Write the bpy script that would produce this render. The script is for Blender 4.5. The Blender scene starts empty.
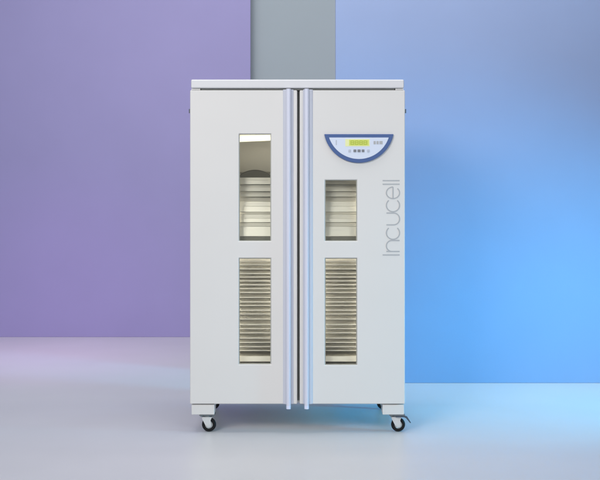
import bpy, bmesh, math, random
from mathutils import Vector, Matrix
random.seed(7)
R = math.radians
sc = bpy.context.scene
COL = sc.collection

# ------------------------------------------------------------------ scale
S = 0.0054            # metres per photo pixel (600 px wide) on the plane of the doors
D = 6.0               # camera to the plane of the doors
CAMZ = (433.5 - 192) * S
def X(px): return (px - 300) * S
def Z(py): return (433.5 - py) * S

# ------------------------------------------------------------------ materials
def new_mat(name):
    m = bpy.data.materials.new(name); m.use_nodes = True
    nt = m.node_tree
    return m, nt, nt.nodes['Principled BSDF']

def surf(name, col, rough=0.45, metal=0.0, bump=0.0, scale=60.0, var=0.03, spec=0.5, stretch=(1, 1, 1), rvar=0.06, coat=0.0, wave=0.0):
    m, nt, b = new_mat(name)
    L = nt.links.new; N = nt.nodes.new
    tc = N('ShaderNodeTexCoord'); mp = N('ShaderNodeMapping'); mp.inputs['Scale'].default_value = stretch
    L(tc.outputs['Object'], mp.inputs['Vector'])
    n1 = N('ShaderNodeTexNoise'); n1.inputs['Scale'].default_value = 2.3; n1.inputs['Detail'].default_value = 6
    L(mp.outputs['Vector'], n1.inputs['Vector'])
    n2 = N('ShaderNodeTexNoise'); n2.inputs['Scale'].default_value = scale; n2.inputs['Detail'].default_value = 4
    L(mp.outputs['Vector'], n2.inputs['Vector'])
    mix = N('ShaderNodeMix'); mix.data_type = 'RGBA'
    mix.inputs['A'].default_value = tuple(c * (1 - var) for c in col) + (1,)
    mix.inputs['B'].default_value = tuple(min(1, c * (1 + var)) for c in col) + (1,)
    L(n1.outputs['Fac'], mix.inputs['Factor']); L(mix.outputs['Result'], b.inputs['Base Color'])
    mr = N('ShaderNodeMapRange')
    mr.inputs['To Min'].default_value = max(0.02, rough - rvar); mr.inputs['To Max'].default_value = rough + rvar
    L(n2.outputs['Fac'], mr.inputs['Value']); L(mr.outputs['Result'], b.inputs['Roughness'])
    b.inputs['Metallic'].default_value = metal
    b.inputs['Specular IOR Level'].default_value = spec
    b.inputs['Coat Weight'].default_value = coat
    if wave:
        n3 = N('ShaderNodeTexNoise'); n3.inputs['Scale'].default_value = 3.2; n3.inputs['Detail'].default_value = 1
        L(mp.outputs['Vector'], n3.inputs['Vector'])
        bw = N('ShaderNodeBump'); bw.inputs['Strength'].default_value = wave; bw.inputs['Distance'].default_value = 0.02
        L(n3.outputs['Fac'], bw.inputs['Height']); L(bw.outputs['Normal'], b.inputs['Normal'])
    if bump:
        bp = N('ShaderNodeBump'); bp.inputs['Strength'].default_value = bump; bp.inputs['Distance'].default_value = 0.001
        L(n2.outputs['Fac'], bp.inputs['Height'])
        if wave: L(bw.outputs['Normal'], bp.inputs['Normal'])
        L(bp.outputs['Normal'], b.inputs['Normal'])
    return m

M = {}
M['paint'] = surf('white_powder_coat', (0.72, 0.708, 0.685), 0.36, bump=0.14, scale=420, var=0.02, wave=0.10)
M['paint_top'] = surf('white_top_laminate', (0.70, 0.70, 0.715), 0.36, bump=0.06, scale=300, var=0.012)
M['handle'] = surf('lavender_anodised_profile', (0.58, 0.60, 0.68), 0.52, metal=0.0, bump=0.05, scale=200, stretch=(1, 1, .05))
M['handle_bar'] = surf('pale_lavender_bar', (0.66, 0.68, 0.79), 0.45, metal=0.0, bump=0.03, scale=200, stretch=(1, 1, .05))
M['plug'] = surf('pale_blue_plastic', (0.70, 0.75, 0.92), 0.3)
M['gasket'] = surf('dark_rubber', (0.26, 0.265, 0.255), 0.6, bump=0.1)
M['shadow_gap'] = surf('gap_shade_grey', (0.16, 0.165, 0.155), 0.6, bump=0.1)  # dark grey that paints the shade under the top slab
M['steel'] = surf('brushed_steel', (0.60, 0.585, 0.53), 0.38, metal=0.35, bump=0.05, scale=60, stretch=(0.1, 1, 6), var=0.12, rvar=0.1)
M['wire'] = surf('shelf_wire_steel', (0.72, 0.695, 0.63), 0.38, metal=0.25, scale=60, var=0.05)
M['bright'] = surf('pale_glint_steel', (0.92, 0.89, 0.81), 0.42, metal=0.5, scale=60, stretch=(0.3, 1, 3), var=0.05)  # paleness stands in for reflected studio light
M['darksteel'] = surf('dull_steel', (0.23, 0.225, 0.20), 0.5, metal=0.3, scale=60)
M['blue'] = surf('blue_bezel', (0.070, 0.125, 0.30), 0.35, scale=100)
M['face'] = surf('pale_panel_face', (0.68, 0.74, 0.86), 0.3, scale=80)
M['grey'] = surf('grey_print', (0.42, 0.43, 0.44), 0.5)
M['mark'] = surf('pale_print', (0.48, 0.52, 0.60), 0.45)
M['darkgrey'] = surf('dark_grey_key', (0.20, 0.21, 0.23), 0.45)
M['tyre'] = surf('black_tyre', (0.006, 0.006, 0.007), 0.5, bump=0.2, scale=120, spec=0.25)
M['zinc'] = surf('zinc_plate', (0.20, 0.22, 0.23), 0.4, metal=0.7, bump=0.1, scale=100)
M['fork'] = surf('pale_fork_steel', (0.72, 0.73, 0.72), 0.34, metal=0.25, bump=0.08, scale=80)
M['pedal'] = surf('dark_pedal_plastic', (0.06, 0.08, 0.11), 0.45)
M['p_purple'] = surf('purple_flat_paint', (0.35, 0.32, 0.565), 0.7, bump=0.3, scale=180, var=0.04, spec=0.25, wave=0.10)
M['p_blue'] = surf('blue_flat_paint', (0.255, 0.325, 0.52), 0.6, bump=0.3, scale=180, var=0.04, spec=0.3, wave=0.10)
M['wall'] = surf('grey_studio_wall', (0.375, 0.425, 0.46), 0.8, bump=0.3, scale=140, var=0.03, spec=0.2)
M['floor'] = surf('pale_studio_floor', (0.655, 0.655, 0.665), 0.36, bump=0.3, scale=160, var=0.045, spec=0.4, wave=0.06)

def emit(name, col, e, base=(0.3, 0.3, 0.1)):
    m, nt, b = new_mat(name)
    b.inputs['Base Color'].default_value = base + (1,)
    b.inputs['Emission Color'].default_value = col + (1,); b.inputs['Emission Strength'].default_value = e
    return m
M['lcd'] = emit('lit_display', (0.50, 0.62, 0.07), 0.60)
M['lcd_halo'] = emit('lit_display_edge', (0.62, 0.70, 0.30), 0.45, (0.5, 0.5, 0.3))
M['segment'] = surf('display_segment', (0.40, 0.48, 0.05), 0.4)
M['lamp_glint'] = emit('warm_reflection', (1.0, 0.89, 0.70), 0.5, (.9, .9, .8))  # reflection painted with a glow of its own

def glass():
    m = bpy.data.materials.new('window_glass'); m.use_nodes = True
    nt = m.node_tree; nt.nodes.clear()
    o = nt.nodes.new('ShaderNodeOutputMaterial'); t = nt.nodes.new('ShaderNodeBsdfTransparent')
    g = nt.nodes.new('ShaderNodeBsdfGlossy'); x = nt.nodes.new('ShaderNodeMixShader'); f = nt.nodes.new('ShaderNodeFresnel')
    f.inputs['IOR'].default_value = 1.45
    t.inputs['Color'].default_value = (0.95, 0.955, 0.93, 1); g.inputs['Roughness'].default_value = 0.04
    nt.links.new(f.outputs[0], x.inputs[0]); nt.links.new(t.outputs[0], x.inputs[1]); nt.links.new(g.outputs[0], x.inputs[2])
    nt.links.new(x.outputs[0], o.inputs[0])
    return m
M['glass'] = glass()

# ------------------------------------------------------------------ mesh helpers
def box(bm, x0, x1, y0, y1, z0, z1):
    vs = [bm.verts.new(p) for p in ((x0, y0, z0), (x1, y0, z0), (x1, y1, z0), (x0, y1, z0),
                                    (x0, y0, z1), (x1, y0, z1), (x1, y1, z1), (x0, y1, z1))]
    for f in ((0, 3, 2, 1), (4, 5, 6, 7), (0, 1, 5, 4), (1, 2, 6, 5), (2, 3, 7, 6), (3, 0, 4, 7)):
        bm.faces.new([vs[i] for i in f])

def prism(bm, pts, y0, y1):
    """closed outline in (x, z), counter-clockwise seen from the front, thick from y0 (front) to y1"""
    a = [bm.verts.new((x, y0, z)) for x, z in pts]; b = [bm.verts.new((x, y1, z)) for x, z in pts]
    n = len(pts)
    bm.faces.new(a); bm.faces.new(b[::-1])
    for i in range(n):
        j = (i + 1) % n
        bm.faces.new((a[j], a[i], b[i], b[j]))

def vprism(bm, pts, z0, z1):
    """closed outline in (x, y) pulled up in z"""
    a = [bm.verts.new((x, y, z0)) for x, y in pts]; b = [bm.verts.new((x, y, z1)) for x, y in pts]
    n = len(pts)
    bm.faces.new(a[::-1]); bm.faces.new(b)
    for i in range(n):
        j = (i + 1) % n
        bm.faces.new((a[i], a[j], b[j], b[i]))

def rod(bm, p, q, r, seg=10):
    p, q = Vector(p), Vector(q); d = (q - p).normalized()
    u = d.orthogonal().normalized(); v = d.cross(u)
    a = [bm.verts.new(p + r * (math.cos(t) * u + math.sin(t) * v)) for t in [2 * math.pi * k / seg for k in range(seg)]]
    b = [bm.verts.new(q + r * (math.cos(t) * u + math.sin(t) * v)) for t in [2 * math.pi * k / seg for k in range(seg)]]
    bm.faces.new(a[::-1]); bm.faces.new(b)
    for i in range(seg):
        j = (i + 1) % seg
        bm.faces.new((a[i], a[j], b[j], b[i]))

def lathe_y(bm, prof, cx, cz, cy=0, seg=48):
    """closed profile of (radius, y) turned about an axis along y"""
    rings = []
    for k in range(seg):
        t = 2 * math.pi * k / seg
        rings.append([bm.verts.new((cx + r * math.cos(t), cy + y, cz + r * math.sin(t))) for r, y in prof])
    n = len(prof)
    for k in range(seg):
        a, b = rings[k], rings[(k + 1) % seg]
        for i in range(n):
            j = (i + 1) % n
            bm.faces.new((a[i], b[i], b[j], a[j]))

def holed(bm, x0, x1, z0, z1, y0, y1, holes):
    """slab with rectangular openings (x0, x1, z0, z1)"""
    xs = sorted({x0, x1, *[h[0] for h in holes], *[h[1] for h in holes]})
    zs = sorted({z0, z1, *[h[2] for h in holes], *[h[3] for h in holes]})
    solid = lambda i, k: (0 <= i < len(xs) - 1 and 0 <= k < len(zs) - 1 and not any(
        h[0] <= (xs[i] + xs[i + 1]) / 2 <= h[1] and h[2] <= (zs[k] + zs[k + 1]) / 2 <= h[3] for h in holes))
    V = {}
    def v(i, k, y):
        if (i, k, y) not in V: V[(i, k, y)] = bm.verts.new((xs[i], y, zs[k]))
        return V[(i, k, y)]
    for i in range(len(xs) - 1):
        for k in range(len(zs) - 1):
            if not solid(i, k): continue
            bm.faces.new((v(i, k, y0), v(i + 1, k, y0), v(i + 1, k + 1, y0), v(i, k + 1, y0)))
            bm.faces.new((v(i, k + 1, y1), v(i + 1, k + 1, y1), v(i + 1, k, y1), v(i, k, y1)))
            if not solid(i - 1, k): bm.faces.new((v(i, k, y0), v(i, k + 1, y0), v(i, k + 1, y1), v(i, k, y1)))
            if not solid(i + 1, k): bm.faces.new((v(i + 1, k + 1, y0), v(i + 1, k, y0), v(i + 1, k, y1), v(i + 1, k + 1, y1)))
            if not solid(i, k - 1): bm.faces.new((v(i + 1, k, y0), v(i, k, y0), v(i, k, y1), v(i + 1, k, y1)))
            if not solid(i, k + 1): bm.faces.new((v(i, k + 1, y0), v(i + 1, k + 1, y0), v(i + 1, k + 1, y1), v(i, k + 1, y1)))

def stroke(bm, pts, w, y0, y1):
    """a line of width w through (x, z) points, thick from y0 to y1"""
    n = len(pts); L = []; Rr = []
    for i, p in enumerate(pts):
        a = Vector(pts[max(0, i - 1)]); b = Vector(pts[min(n - 1, i + 1)])
        t = (b - a).normalized(); nn = Vector((-t.y, t.x)) * w / 2
        L.append((p[0] + nn.x, p[1] + nn.y)); Rr.append((p[0] - nn.x, p[1] - nn.y))
    fl = [bm.verts.new((x, y0, z)) for x, z in L]; fr = [bm.verts.new((x, y0, z)) for x, z in Rr]
    bl = [bm.verts.new((x, y1, z)) for x, z in L]; br = [bm.verts.new((x, y1, z)) for x, z in Rr]
    for i in range(n - 1):
        bm.faces.new((fl[i], fr[i], fr[i + 1], fl[i + 1])); bm.faces.new((bl[i + 1], br[i + 1], br[i], bl[i]))
        bm.faces.new((fl[i], fl[i + 1], bl[i + 1], bl[i])); bm.faces.new((fr[i + 1], fr[i], br[i], br[i + 1]))
    for i in (0, n - 1):
        bm.faces.new((fl[i], fr[i], br[i], bl[i]))

def obj(name, bm, mat, parent=None, bevel=0.0, seg=3, smooth=False):
    bmesh.ops.recalc_face_normals(bm, faces=bm.faces[:])
    me = bpy.data.meshes.new(name); bm.to_mesh(me); bm.free()
    me.materials.append(M[mat])
    if smooth or bevel:
        for p in me.polygons: p.use_smooth = True
    o = bpy.data.objects.new(name, me); COL.objects.link(o)
    if parent: o.parent = parent
    if bevel:
        b = o.modifiers.new('bevel', 'BEVEL'); b.width = bevel; b.segments = seg; b.limit_method = 'ANGLE'; b.angle_limit = R(40)
        b.harden_normals = True
    elif smooth:
        try: me.set_sharp_from_angle(angle=R(38))
        except Exception: pass
    return o
def BM(): return bmesh.new()

# ------------------------------------------------------------------ setting
b = BM(); box(b, -14, 14, -12, 9, -0.10, 0); o = obj('floor', b, 'floor'); o['kind'] = 'structure'
YW = 4.12
b = BM(); box(b, -14, 14, YW, YW + .15, 0, 5.2); o = obj('wall', b, 'wall'); o['kind'] = 'structure'

YB = 1.586; YP = 3.99
def xat(px, y): return (px - 300) * S * (D + y) / D
b = BM(); box(b, xat(335.5, YB), 3.3, YB, YB + .045, 0, 3.1)
o = obj('backdrop_panel', b, 'p_blue', bevel=.004)
o['label'] = 'tall sky blue backdrop panel standing behind the right half of the white cabinet'; o['category'] = 'backdrop panel'; o['kind'] = 'thing'
b = BM(); box(b, -5.4, xat(250.5, YP), YP, YP + .045, 0, 3.7)
o = obj('backdrop_panel', b, 'p_purple', bevel=.004)
o['label'] = 'tall purple backdrop panel standing farther back on the left of the white cabinet'; o['category'] = 'backdrop panel'; o['kind'] = 'thing'

# ------------------------------------------------------------------ the cabinet
root = bpy.data.objects.new('incubator', None); COL.objects.link(root)
root.location = (0, 0, 0); root.empty_display_size = .2
root['label'] = 'tall white two-door laboratory incubator on black casters with four narrow windows'
root['category'] = 'incubator'

XL, XR = X(190), X(405)              # outer edges of the doors
ZB, ZT = Z(404), Z(90.2)             # bottom and top of the doors
YD = 0.045                           # thickness of the doors
YC = 0.060                           # front of the casing (seal between)
YBK = 0.80                           # back of the casing
CX0, CX1 = XL + .045, XR - .045      # chamber
CZ0, CZ1 = Z(371), Z(127)

# casing: a shell with an open front
b = BM()
box(b, XL + .002, CX0, YC, YBK, Z(404.6), Z(88.4)); box(b, CX1, XR - .002, YC, YBK, Z(404.6), Z(88.4))
box(b, CX0, CX1, YC, YBK, Z(404.6), CZ0); box(b, CX0, CX1, YC, YBK, CZ1, Z(88.4))
box(b, CX0, CX1, YBK - .05, YBK, CZ0, CZ1)
obj('casing', b, 'paint', root)
# top slab
b = BM(); box(b, X(191), X(404), -.004, YBK + .01, Z(88.3), Z(79.6))
obj('top_panel', b, 'paint_top', root, bevel=.007)
# dark seal round chamber mouth and middle, put in to darken the gaps
b = BM()
holed(b, XL + .014, XR - .014, ZB + .012, ZT - .002, YD - .001, YC + .0005,
      [(CX0 - .004, X(289), CZ0 - .004, CZ1 + .004), (X(308), CX1 + .004, CZ0 - .004, CZ1 + .004)])
obj('door_seal', b, 'gasket', root)
b = BM(); box(b, X(201), X(394.5), .010, YC - .002, Z(90.0), Z(88.5))
obj('gap_shade_strip', b, 'shadow_gap', root)  # dark strip that paints the shade in the gap above the doors

# chamber liner
T = .004
b = BM()
box(b, CX0, CX0 + T, YC + .002, YBK - .052, CZ0, CZ1); box(b, CX1 - T, CX1, YC + .002, YBK - .052, CZ0, CZ1)
box(b, CX0 + T, CX1 - T, YC + .002, YBK - .052, CZ0, CZ0 + T); box(b, CX0 + T, CX1 - T, YC + .002, YBK - .052, CZ1 - T, CZ1)
box(b, CX0 + T, CX1 - T, YBK - .056, YBK - .052, CZ0 + T, CZ1 - T)
liner = obj('chamber_liner', b, 'steel', root)
# ribs pressed in the back wall
b = BM()
z = CZ0 + .03
while z < CZ1 - .2:
    rod(b, (CX0 + .01, YBK - .057, z), (CX1 - .01, YBK - .057, z), .006, 8); z += .034
obj('wall_rib', b, 'steel', liner, smooth=True)
# round fan cover on the back wall
b = BM()
kf = (D + .7) / D
lathe_y(b, [(.001, 0), (.148, 0), (.152, .004), (.152, .03), (.001, .03)], X(255) * kf, CAMZ + (192 - 195) * S * kf, YBK - .10, 56)
obj('fan_cover', b, 'darksteel', liner, smooth=True)

# wire shelves
SX0, SX1 = CX0 + .012, CX1 - .012
def shelf_mesh():
    b = BM()
    y0, y1 = YC + .050, YBK - .09
    for x in (SX0, SX1, (SX0 + SX1) / 2): rod(b, (x, y0, 0), (x, y1, 0), .0035, 8)
    k = 10
    for i in range(k):
        y = y0 + (y1 - y0) * i / k
        box(b, SX0, SX1, y, y + .040, .0022, .0046)
    box(b, SX0, SX1, y0 - .006, y0 - .003, -.001, .0046)
    return b
proto = None
def zs(py, y=.14): return CAMZ + (192 - py) * S * (D + y) / D
py = 261.0
while py < 354:                                        # closely stacked shelves, not quite evenly hung
    if proto is None:
        proto = obj('shelf', shelf_mesh(), 'wire', root, smooth=True); s = proto
    else:
        s = proto.copy(); COL.objects.link(s); s.parent = root
    s.location = (0, random.uniform(-.006, .006), zs(py))
    s.rotation_euler = (R(random.uniform(-.9, 1.6)), 0, 0)
    py += random.choice((3.6, 4.2, 4.6, 5.2))
# solid trays with added pale lips, coloured and leaned to give reflected bands
def tray(name, py_top, py_bot, mat, parent, depth=.5, y=.115, tilt=11):
    b = BM()
    zt, zb = zs(py_top, y), zs(py_bot, y)
    lean = (zt - zb) * math.tan(R(tilt))                 # the lip leans back a little
    vs = [b.verts.new(p) for p in ((SX0, y, zb), (SX1, y, zb), (SX1, y + lean, zt), (SX0, y + lean, zt))]
    ve = [b.verts.new(v.co + Vector((0, .0025, 0))) for v in vs]
    b.faces.new(vs); b.faces.new(ve[::-1])
    for i in range(4):
        j = (i + 1) % 4; b.faces.new((vs[j], vs[i], ve[i], ve[j]))
    box(b, SX0, SX1, y + lean + .0025, y + depth, zt - .003, zt - .0005)
    return obj(name, b, mat, parent)
for top, bot, yy, tl in ((225.6, 236.0, .064, 12), (221.6, 226.2, .070, 27), (217.6, 222.2, .073, 16), (213.4, 218.2, .076, 22), (211.2, 214.0, .080, 36),
                         (205.6, 211.8, .083, 15), (200.7, 206.2, .087, 20)):
    tray('glint_lip', top, bot, 'bright', root, .42, yy, tl)
for top, bot, yy, tl in ((177.6, 180.2, .098, 20), (179.8, 184.2, .096, 12), (183.6, 187.4, .100, 30), (187.0, 191.2, .094, 18), (190.8, 194.0, .099, 32), (193.6, 196.6, .094, 22), (196.2, 201.2, .092, 38)):
    tray('glint_lip', top, bot, 'wire', root, .40, yy, tl)
tray('glint_lip', 356.5, 361.5, 'bright', root, .5, .09)
b = BM(); box(b, SX0, SX1, .070, .076, zs(241.5, .07), zs(236.2, .07)); obj('cross_rail', b, 'darksteel', root)
# reflection at the head of the chamber, painted as a glowing bar
b = BM()
zl = zs(138.2, .17)
rod(b, (X(234), .17, zl - .001), (X(277), .17, zl + .009), .0215, 20)
obj('reflection_bar', b, 'lamp_glint', root, smooth=True)

# ---- doors
WIN = dict(l=[(X(239), X(271), Z(241), Z(134)), (X(239), X(271), Z(364.3), Z(258.2))],
           r=[(X(325), X(357), Z(241), Z(180)), (X(325), X(357), Z(365), Z(258.2))])
def make_door(side):
    x0, x1 = (XL, X(297.2)) if side == 'l' else (X(299.7), XR)
    b = BM(); holed(b, x0, x1, ZB, ZT, 0, YD, WIN[side])
    d = obj('door', b, 'paint', root, bevel=.0055)
    for (a, c, e, f) in WIN[side]:
        g = BM(); box(g, a + .0005, c - .0005, .0045, .0075, e + .0005, f - .0005)
        obj('window', g, 'glass', d)
        g = BM(); holed(g, a + .0004, c - .0004, e + .0004, f - .0004, .0078, .016, [(a + .004, c - .004, e + .003, f - .003)])
        obj('window_seal', g, 'fork', d)
    # full-height handle: a shallow hollow profile with a round bar along it
    h0, h1 = (X(283.0), X(293.6)) if side == 'l' else (X(303.0), X(312.9))
    n = 12; w = h1 - h0
    pts = [(h0 + w * i / n, -.0005 - .011 * math.sin(math.pi * i / n) ** .6) for i in range(n + 1)]
    g = BM(); vprism(g, pts + [(h1, .0), (h0, .0)][::1], ZB + .002, Z(88.9) - .004)
    h = obj('handle', g, 'handle', d, smooth=True)
    cx = X(288.6) if side == 'l' else X(306.6)
    g = BM(); rod(g, (cx, -.019, ZB - .004), (cx, -.019, Z(89.2)), .0122, 24)
    obj('grip_bar', g, 'handle_bar', h, smooth=True)
    g = BM(); rod(g, (cx, -.019, ZB - .022), (cx, -.019, ZB - .0042), .0125, 20)
    obj('end_plug', g, 'plug', h, smooth=True)
    # hinges
    hx = XL if side == 'l' else XR; sgn = -1 if side == 'l' else 1
    for zc in (Z(110.5),):
        g = BM(); rod(g, (hx + sgn * .002, YD + .005, zc - .011), (hx + sgn * .002, YD + .005, zc + .011), .009, 14)
        obj('hinge', g, 'zinc', d, smooth=True)
    g = BM()
    if side == 'l': box(g, X(191.3), X(200.2), .004, .06, Z(90.0), Z(88.75))
    else: box(g, X(395.4), X(403.7), .004, .06, Z(90.0), Z(88.75))
    obj('hinge_cover', g, 'paint', d)
    return d
door_l = make_door('l'); door_r = make_door('r')

# ---- lettering up the right door
b = BM()
XB, XH, XA = 399.6, 386.4, 382.6      # baseline, x-height, ascender (px)
LW = 1.15 * S; y0, y1 = -.0012, .0004
P = lambda u, v: (X(v), Z(u))         # u = photo row, v = photo column
def arc(uc, vc, ru, rv, a0, a1, n=28):
    return [P(uc - ru * math.cos(R(a0 + (a1 - a0) * i / n)), vc - rv * math.sin(R(a0 + (a1 - a0) * i / n))) for i in range(n + 1)]
vm = (XB + XH) / 2; rv = (XB - XH) / 2
for u in (254.9, 184.2, 180.6): stroke(b, [P(u, XB), P(u, XA)], LW, y0, y1)
# n: stem, arch
stroke(b, [P(251.4, XB), P(251.4, XH)], LW, y0 - .0002, y1)
stroke(b, [P(251.4, XH + 6.2)] + arc(245.9, XH + 5.6, 5.5, 5.6, 178, 0) + [P(240.4, XB)], LW, y0, y1)
stroke(b, arc(232.9, vm, 6.4, rv, 40, 320), LW, y0, y1)                               # c
stroke(b, [P(224.8, XH)] + arc(218.9, XB - 5.9, 5.9, 5.9, 180, 360) + [P(213.0, XH)], LW, y0, y1)   # u
stroke(b, arc(205.3, vm, 6.4, rv, 40, 320), LW, y0, y1)                               # c
stroke(b, [P(198.6, vm), P(187.0, vm)], LW, y0 - .0002, y1)                           # e
stroke(b, arc(192.8, vm, 5.8, rv, 0, 318), LW, y0, y1)
obj('lettering', b, 'grey', door_r)

# ---- half-moon control panel
cp_x0, cp_x1, cp_zt = X(324.2), X(393.4), Z(134.2)
def moon(inset, n=40):
    """flat-topped bow, wider than a half circle is deep"""
    cx = (cp_x0 + cp_x1) / 2; hw = (cp_x1 - cp_x0) / 2; dep = Z(134.2) - Z(162.9)
    rad = (hw * hw + dep * dep) / (2 * dep); cz = cp_zt - dep + rad
    r = rad - inset; zt = cp_zt - inset * .92
    a = math.asin(max(-1, min(1, (cz - zt) / r)))     # angle below horizontal where the top line cuts
    pts = []
    for i in range(n + 1):
        t = math.pi + a + (math.pi - 2 * a) * i / n
        pts.append((cx + r * math.cos(t), cz + r * math.sin(t)))
    return pts
b = BM(); prism(b, moon(0), -.012, .002); cp = obj('control_panel', b, 'blue', root, bevel=.003)
b = BM(); prism(b, moon(.0205), -.0134, -.004); obj('panel_face', b, 'face', cp, bevel=.0008, seg=2)
def plate(name, px0, px1, py0, py1, mat, yf, th=.002, parent=cp, bev=0):
    g = BM(); box(g, X(px0), X(px1), yf, yf + th, Z(py1), Z(py0)); return obj(name, g, mat, parent, bevel=bev, seg=2)
plate('display_surround', 345.2, 369.6, 139.2, 146.4, 'lcd_halo', -.0143)
plate('display', 349.0, 368.6, 140.0, 145.6, 'lcd', -.0152)
b = BM()
for k in range(4):                                    # segments in the display
    xa = 350.8 + k * 4.3; xb = xa + 2.9
    for (p, q) in (((xa, 141.0), (xb, 141.0)), ((xa, 142.8), (xb, 142.8)), ((xa, 144.6), (xb, 144.6)),
                   ((xa, 141.1), (xa, 144.5)), ((xb, 141.1), (xb, 144.5))):
        stroke(b, [(X(p[0]), Z(p[1])), (X(q[0]), Z(q[1]))], .0030, -.0157 - (.0002 if p[1] == q[1] else 0), -.0150)
obj('display_digit', b, 'segment', cp)
plate('indicator', 335.6, 336.8, 140.2, 145.2, 'mark', -.0141)
for px0, px1 in ((373.4, 375.6), (376.3, 378.5), (379.2, 382.4)): plate('marking', px0, px1, 141.2, 144.4, 'grey', -.0141)
for px0, px1, m in ((348.4, 350.6, 'mark'), (353.4, 356.2, 'darkgrey'), (357.4, 360.4, 'darkgrey'), (361.6, 364.2, 'darkgrey'), (367.0, 369.4, 'mark')):
    plate('button', px0, px1, 149.6, 152.2, m, -.0162, .004, bev=.0007)

# ---- feet: block under each corner, then a caster
def make_caster(cx, cy, brake):
    """caster mesh = fork; children: mounting_plate, swivel, tyre, hub, brake_pedal. built round (0,0,0) = wheel's foot"""
    rw = .0385
    b = BM()
    # two cheeks
    for ys in (-.0195, .0165):
        n = 14
        pts = [(-.037, .083), (-.037, .074), (-.017, .034)]
        pts += [(.000 + .0135 * math.cos(t), rw + .0135 * math.sin(t)) for t in [R(200 + 140 * i / n) for i in range(n + 1)]]
        pts += [(.0125, .046), (.010, .064), (.018, .083)]
        prism(b, pts, ys, ys + .003)
    box(b, -.037, .018, -.0165, .0165, .080, .083)
    e = obj('caster', b, 'fork', root, bevel=.0008, seg=2)
    e.location = (cx, cy, 0)
    b = BM(); pr = [(.0205, -.011), (.033, -.0125), (.0372, -.009), (rw, 0), (.0372, .009), (.033, .0125), (.0205, .011)]
    lathe_y(b, pr, 0, rw); obj('tyre', b, 'tyre', e, smooth=True)
    b = BM(); lathe_y(b, [(.0205, -.010), (.0165, -.006), (.011, -.006), (.010, -.013), (.0001, -.013), (.0001, .013), (.010, .013), (.011, .006), (.0165, .006), (.0205, .010)], 0, rw, seg=36)
    obj('hub', b, 'fork', e, smooth=True)
    b = BM(); rod(b, (0, -.024, rw), (0, .024, rw), .0055, 12); obj('axle_bolt', b, 'fork', e, smooth=True)
    b = BM(); rod(b, (-.010, 0, .083), (-.010, 0, .0915), .021, 20); obj('swivel', b, 'zinc', e, smooth=True)
    b = BM(); box(b, -.050, .034, -.036, .036, .0915, .0985)
    for sx in (-.040, .024):
        for sy in (-.027, .027): rod(b, (sx, sy, .086), (sx, sy, .0915), .006, 6)
    obj('mounting_plate', b, 'zinc', e, bevel=.001, seg=2)
    if brake:
        b = BM(); prism(b, [(-.016, .083), (.030, .083), (.040, .078), (.062, .052), (.068, .053), (.046, .087), (.032, .092), (-.016, .090)], -.034, -.0205)
        obj('brake_pedal', b, 'pedal', e, bevel=.0015, seg=2)
    return e
ZL0 = .0988
ZBOT = Z(404.6)
for bx0, bx1, by, cx, br in ((X(191.2), X(214.2), .045, X(208.2), True), (X(382.8), X(404.4), .045, X(399.0), True),
                             (X(191.2), X(214.2), .66, X(203.5), False), (X(382.8), X(404.4), .66, X(392.5), False)):
    b = BM(); box(b, bx0, bx1, by - .030, by + .075, ZL0, ZBOT - .002)
    obj('leg_block', b, 'paint', root, bevel=.003)
    make_caster(cx, by + .01, br and cx > 0)

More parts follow.
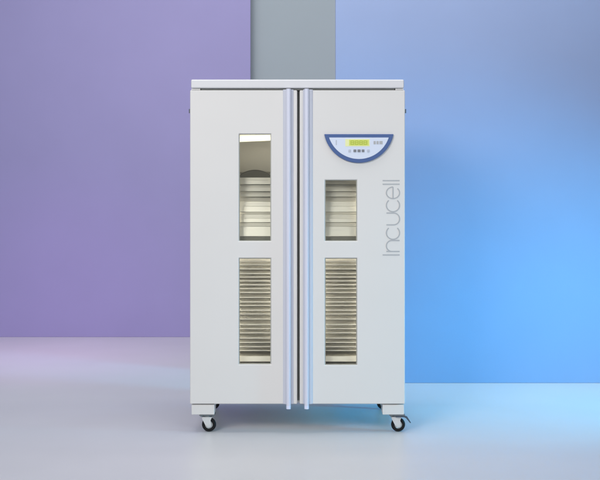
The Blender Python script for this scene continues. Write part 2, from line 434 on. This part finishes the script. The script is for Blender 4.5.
# ------------------------------------------------------------------ light
def area(name, loc, target, sx, sy, power, col=(1, 1, 1), spread=180):
    l = bpy.data.lights.new(name, 'AREA'); l.shape = 'RECTANGLE'; l.size = sx; l.size_y = sy
    l.energy = power; l.color = col; l.spread = R(spread)
    o = bpy.data.objects.new(name, l); COL.objects.link(o); o.location = loc
    o.rotation_euler = (Vector(target) - Vector(loc)).to_track_quat('-Z', 'Y').to_euler()
    return o
area('key_softbox', (-2.6, -5.2, 3.9), (-.1, 0, 1.1), 2.4, 1.8, 54.5, (1, .955, .92), 90)
area('fill_softbox', (3.2, -5.6, 2.6), (.1, 0, 1.0), 2.2, 2.2, 9, (1, .98, .96), 55)
area('overhead_softbox', (0, -.6, 4.6), (0, -.3, 0), 3.2, 1.6, 62, (1, .99, .97))
area('backdrop_softbox', (0, .7, 4.5), (0, 4.4, 2.5), 5.6, .8, 100, (1, .97, .93))
area('violet_wash_lamp', (-2.2, 1.8, 2.6), (-2.1, 3.1, 0), .9, .7, 5, (.95, .52, 1), 75)
area('blue_wash_lamp', (4.5, -.8, 1.2), (.62, 1.58, .34), .5, .5, 26, (.0, .625, 1), 54)
area('chamber_fill', (-.012, .085, zs(143)), (-.012, .7, zs(160)), .9, .03, .9, (1, .93, .8))  # unseen fill light added to brighten the inside
area('chamber_side_fill', (-.010, .070, zs(290)), (-.010, .7, zs(286)), .05, .55, 7.5, (1, .96, .9))  # added fill, hidden behind the meeting door edges
for px in (218, 378):
    area('chamber_side_fill', (X(px), .072, zs(282)), (X(px) * .6, .7, zs(282)), .04, .95, 3.6, (1, .97, .91))  # added fills behind the door frames, lifting the dark corners

w = bpy.data.worlds.new('World'); sc.world = w; w.use_nodes = True
bg = w.node_tree.nodes['Background']; bg.inputs['Color'].default_value = (.58, .74, .98, 1); bg.inputs['Strength'].default_value = .33

# ------------------------------------------------------------------ camera
cd = bpy.data.cameras.new('camera'); cam = bpy.data.objects.new('camera', cd); COL.objects.link(cam)
cam.location = (0, -D, CAMZ); cam.rotation_euler = (R(90), 0, 0)
cd.sensor_width = 36; cd.lens = 36 * (D / S) / 600
cd.shift_y = -48 / 600
cd.clip_end = 100
sc.camera = cam
sc.render.resolution_x = 1024; sc.render.resolution_y = 819
sc.view_settings.view_transform = 'Standard'; sc.view_settings.look = 'None'
sc.view_settings.exposure = 0; sc.view_settings.gamma = 1
sc.cycles.max_bounces = 10; sc.cycles.transparent_max_bounces = 16
sc.cycles.use_denoising = True
